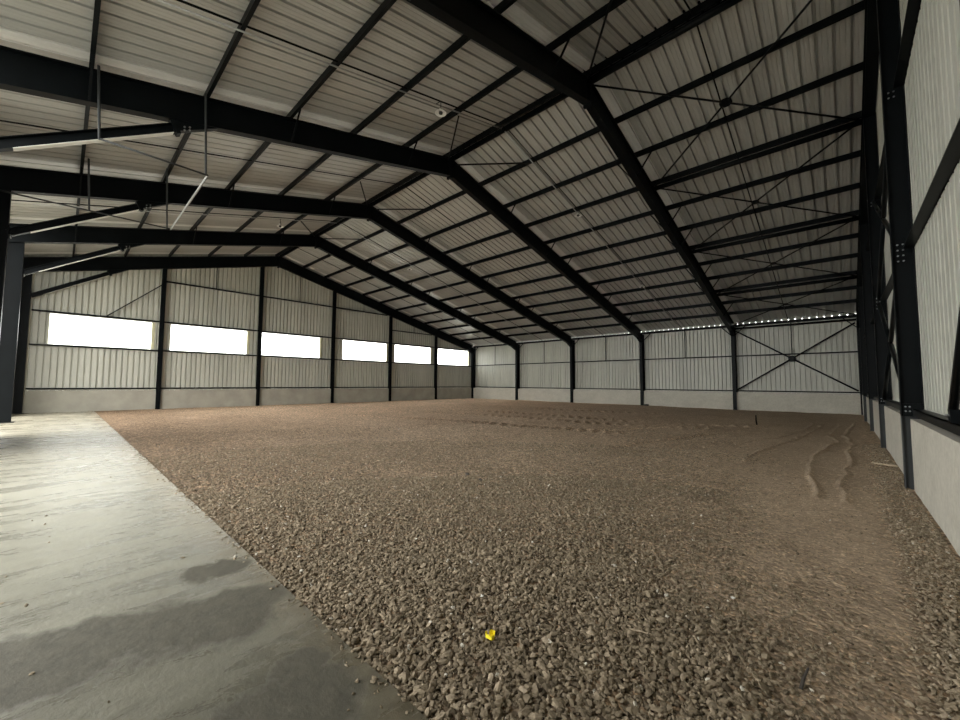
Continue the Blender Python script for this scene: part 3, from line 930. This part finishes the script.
# yellow wrapper: a curled strip ring
x, y = 2.45, 28.52; z = gh(x, y) + 0.034
m_ = MB()
k = 14
for i in range(k):
    a0, a1 = 2 * math.pi * i / k * 0.93, 2 * math.pi * (i + 1) / k * 0.93
    r0 = 0.029 + 0.006 * math.sin(3 * a0); r1 = 0.029 + 0.006 * math.sin(3 * a1)
    q = [(x + r * math.cos(a), y + r * math.sin(a), z + h) for r, a, h in ((r0, a0, 0), (r1, a1, 0), (r1 * 1.05, a1, 0.026 + .004 * math.sin(5 * a1)), (r0 * 1.05, a0, 0.026 + .004 * math.sin(5 * a0)))]
    n_ = len(m_.v); m_.v += q; m_.f.append((n_, n_ + 1, n_ + 2, n_ + 3))
    n_ = len(m_.v); m_.v += [q[0], q[1], (x + .3 * (q[1][0] - x), y + .3 * (q[1][1] - y), z - 0.004), (x + .3 * (q[0][0] - x), y + .3 * (q[0][1] - y), z - 0.004)]; m_.f.append((n_, n_ + 1, n_ + 2, n_ + 3))
tag(m_.build('plastic_scrap', M['yellow']), 'small yellow scrap lying on the gravel in the foreground', 'litter')
for (x, y, r, lab) in ((2.82, 28.2, 0.014, 'white pebble on the gravel left of the yellow scrap'),
                       (1.45, 26.9, 0.013, 'white pebble on the dirt right of centre in the foreground')):
    o = crumple((x, y, gh(x, y) + r * 1.4), (r * 1.3, r, r * 0.8), 'pebble', int(x * 100))
    o.data.materials.append(M['white_litter']); tag(o, lab, 'stone', 'white pebbles')


def stick(n, p0, p1, r, mat, lab, cat):
    p0, p1 = Vector(p0), Vector(p1); mid = (p0 + p1) / 2 + Vector((0.04, 0.0, 0.0)) * (p1 - p0).length
    m_ = MB()
    rs = lambda p, r_: [p + Vector((0, r_ * math.cos(2 * math.pi * i / 6), r_ * math.sin(2 * math.pi * i / 6))) for i in range(6)]
    if abs((p1 - p0).normalized().x) < 0.5:
        rs = lambda p, r_: [p + Vector((r_ * math.cos(2 * math.pi * i / 6), 0, r_ * math.sin(2 * math.pi * i / 6))) for i in range(6)]
    m_.prism(rs(p0, r), rs(mid, r * 0.95)); m_.prism(rs(mid, r * 0.95), rs(p1, r * 0.6))
    return tag(m_.build(n, mat), lab, cat)


stick('wooden_stake', (0.06, 19.2, gh(0.06, 19.2) + 0.04), (0.42, 19.05, gh(0.42, 19.05) + 0.045), 0.018, M['wood'], 'pale wooden stake lying on the dirt beside the nearest gable post', 'stick')
x, y = 1.01, 27.66
stick('twig', (x, y, gh(x, y) - 0.005), (x - 0.03, y - 0.07, gh(x, y) + 0.085), 0.009, M['dark_wood'], 'short dark twig sticking up from the dirt at bottom right', 'stick')
x, y = 1.8, 27.83
stick('twig', (x + 0.05, y + 0.02, gh(x, y) + 0.035), (x - 0.05, y - 0.02, gh(x, y) + 0.03), 0.006, M['wood'], 'pale thin twig on the gravel right of the yellow scrap', 'stick')
x, y = 3.35, 11.4
stick('wooden_peg', (x, y, gh(x, y) - 0.05), (x + 0.03, y, gh(x, y) + 0.38), 0.025, M['dark_wood'], 'short dark peg standing in the dirt before the back wall', 'peg')
o = crumple((11.6, 0.45, gh(11.6, .45) + 0.06), (0.2, 0.1, 0.07), 'rubble', 5); o.data.materials.append(M['dark_wood'])
tag(o, 'small dark lump of debris at the foot of the back wall', 'debris')
for x, y, lab in ((5.75, 25.4, 'small dark clod on the gravel in mid ground, the farther one'), (5.3, 25.55, 'small dark clod on the gravel in mid ground, the nearer one')):
    o = crumple((x, y, gh(x, y) + 0.015), (0.05, 0.03, 0.02), 'clod', int(x * 50)); o.data.materials.append(M['dark_wood'])
    tag(o, lab, 'clod', 'dark clods')

# ------------------------------------------------------------------ light
w = bpy.data.worlds.new('overcast_sky'); scn.world = w; w.use_nodes = True
nt = w.node_tree; bg = nt.nodes['Background']
tc = nd(nt, 'ShaderNodeTexCoord'); sepx = nd(nt, 'ShaderNodeSeparateXYZ'); nt.links.new(tc.outputs['Generated'], sepx.inputs[0])
rp = ramp(nt, sepx.outputs['Z'], [(0.0, (0.93, 0.95, 0.92)), (0.25, (1.0, 1.0, 0.96)), (1.0, (0.98, 0.99, 0.97))])
nt.links.new(rp.outputs[0], bg.inputs['Color'])
bg.inputs['Strength'].default_value = 3.2

# ------------------------------------------------------------------ camera
yaw, pit, rol, F_ = math.radians(42.9607), math.radians(3.4182), math.radians(-0.3322), 389.107
fw = Vector((math.sin(yaw) * math.cos(pit), -math.cos(yaw) * math.cos(pit), math.sin(pit)))
rgt = Vector((-math.cos(yaw), -math.sin(yaw), 0)); up = rgt.cross(fw)
r2 = rgt * math.cos(rol) - up * math.sin(rol); u2 = rgt * math.sin(rol) + up * math.cos(rol)
cam = bpy.data.cameras.new('camera'); cam.sensor_width = 36; cam.lens = F_ / 960 * 36; cam.clip_start = 0.05; cam.clip_end = 300
cobj = bpy.data.objects.new('camera', cam); COL.objects.link(cobj)
mt = Matrix((r2, u2, -fw)).transposed().to_4x4(); mt.translation = Vector((0.787, 30.4186, 1.6))
cobj.matrix_world = mt
scn.camera = cobj

scn.view_settings.view_transform = 'Standard'
scn.view_settings.look = 'None'
scn.view_settings.exposure = 1.3
scn.cycles.max_bounces = 10
scn.cycles.diffuse_bounces = 6
scn.cycles.use_denoising = True
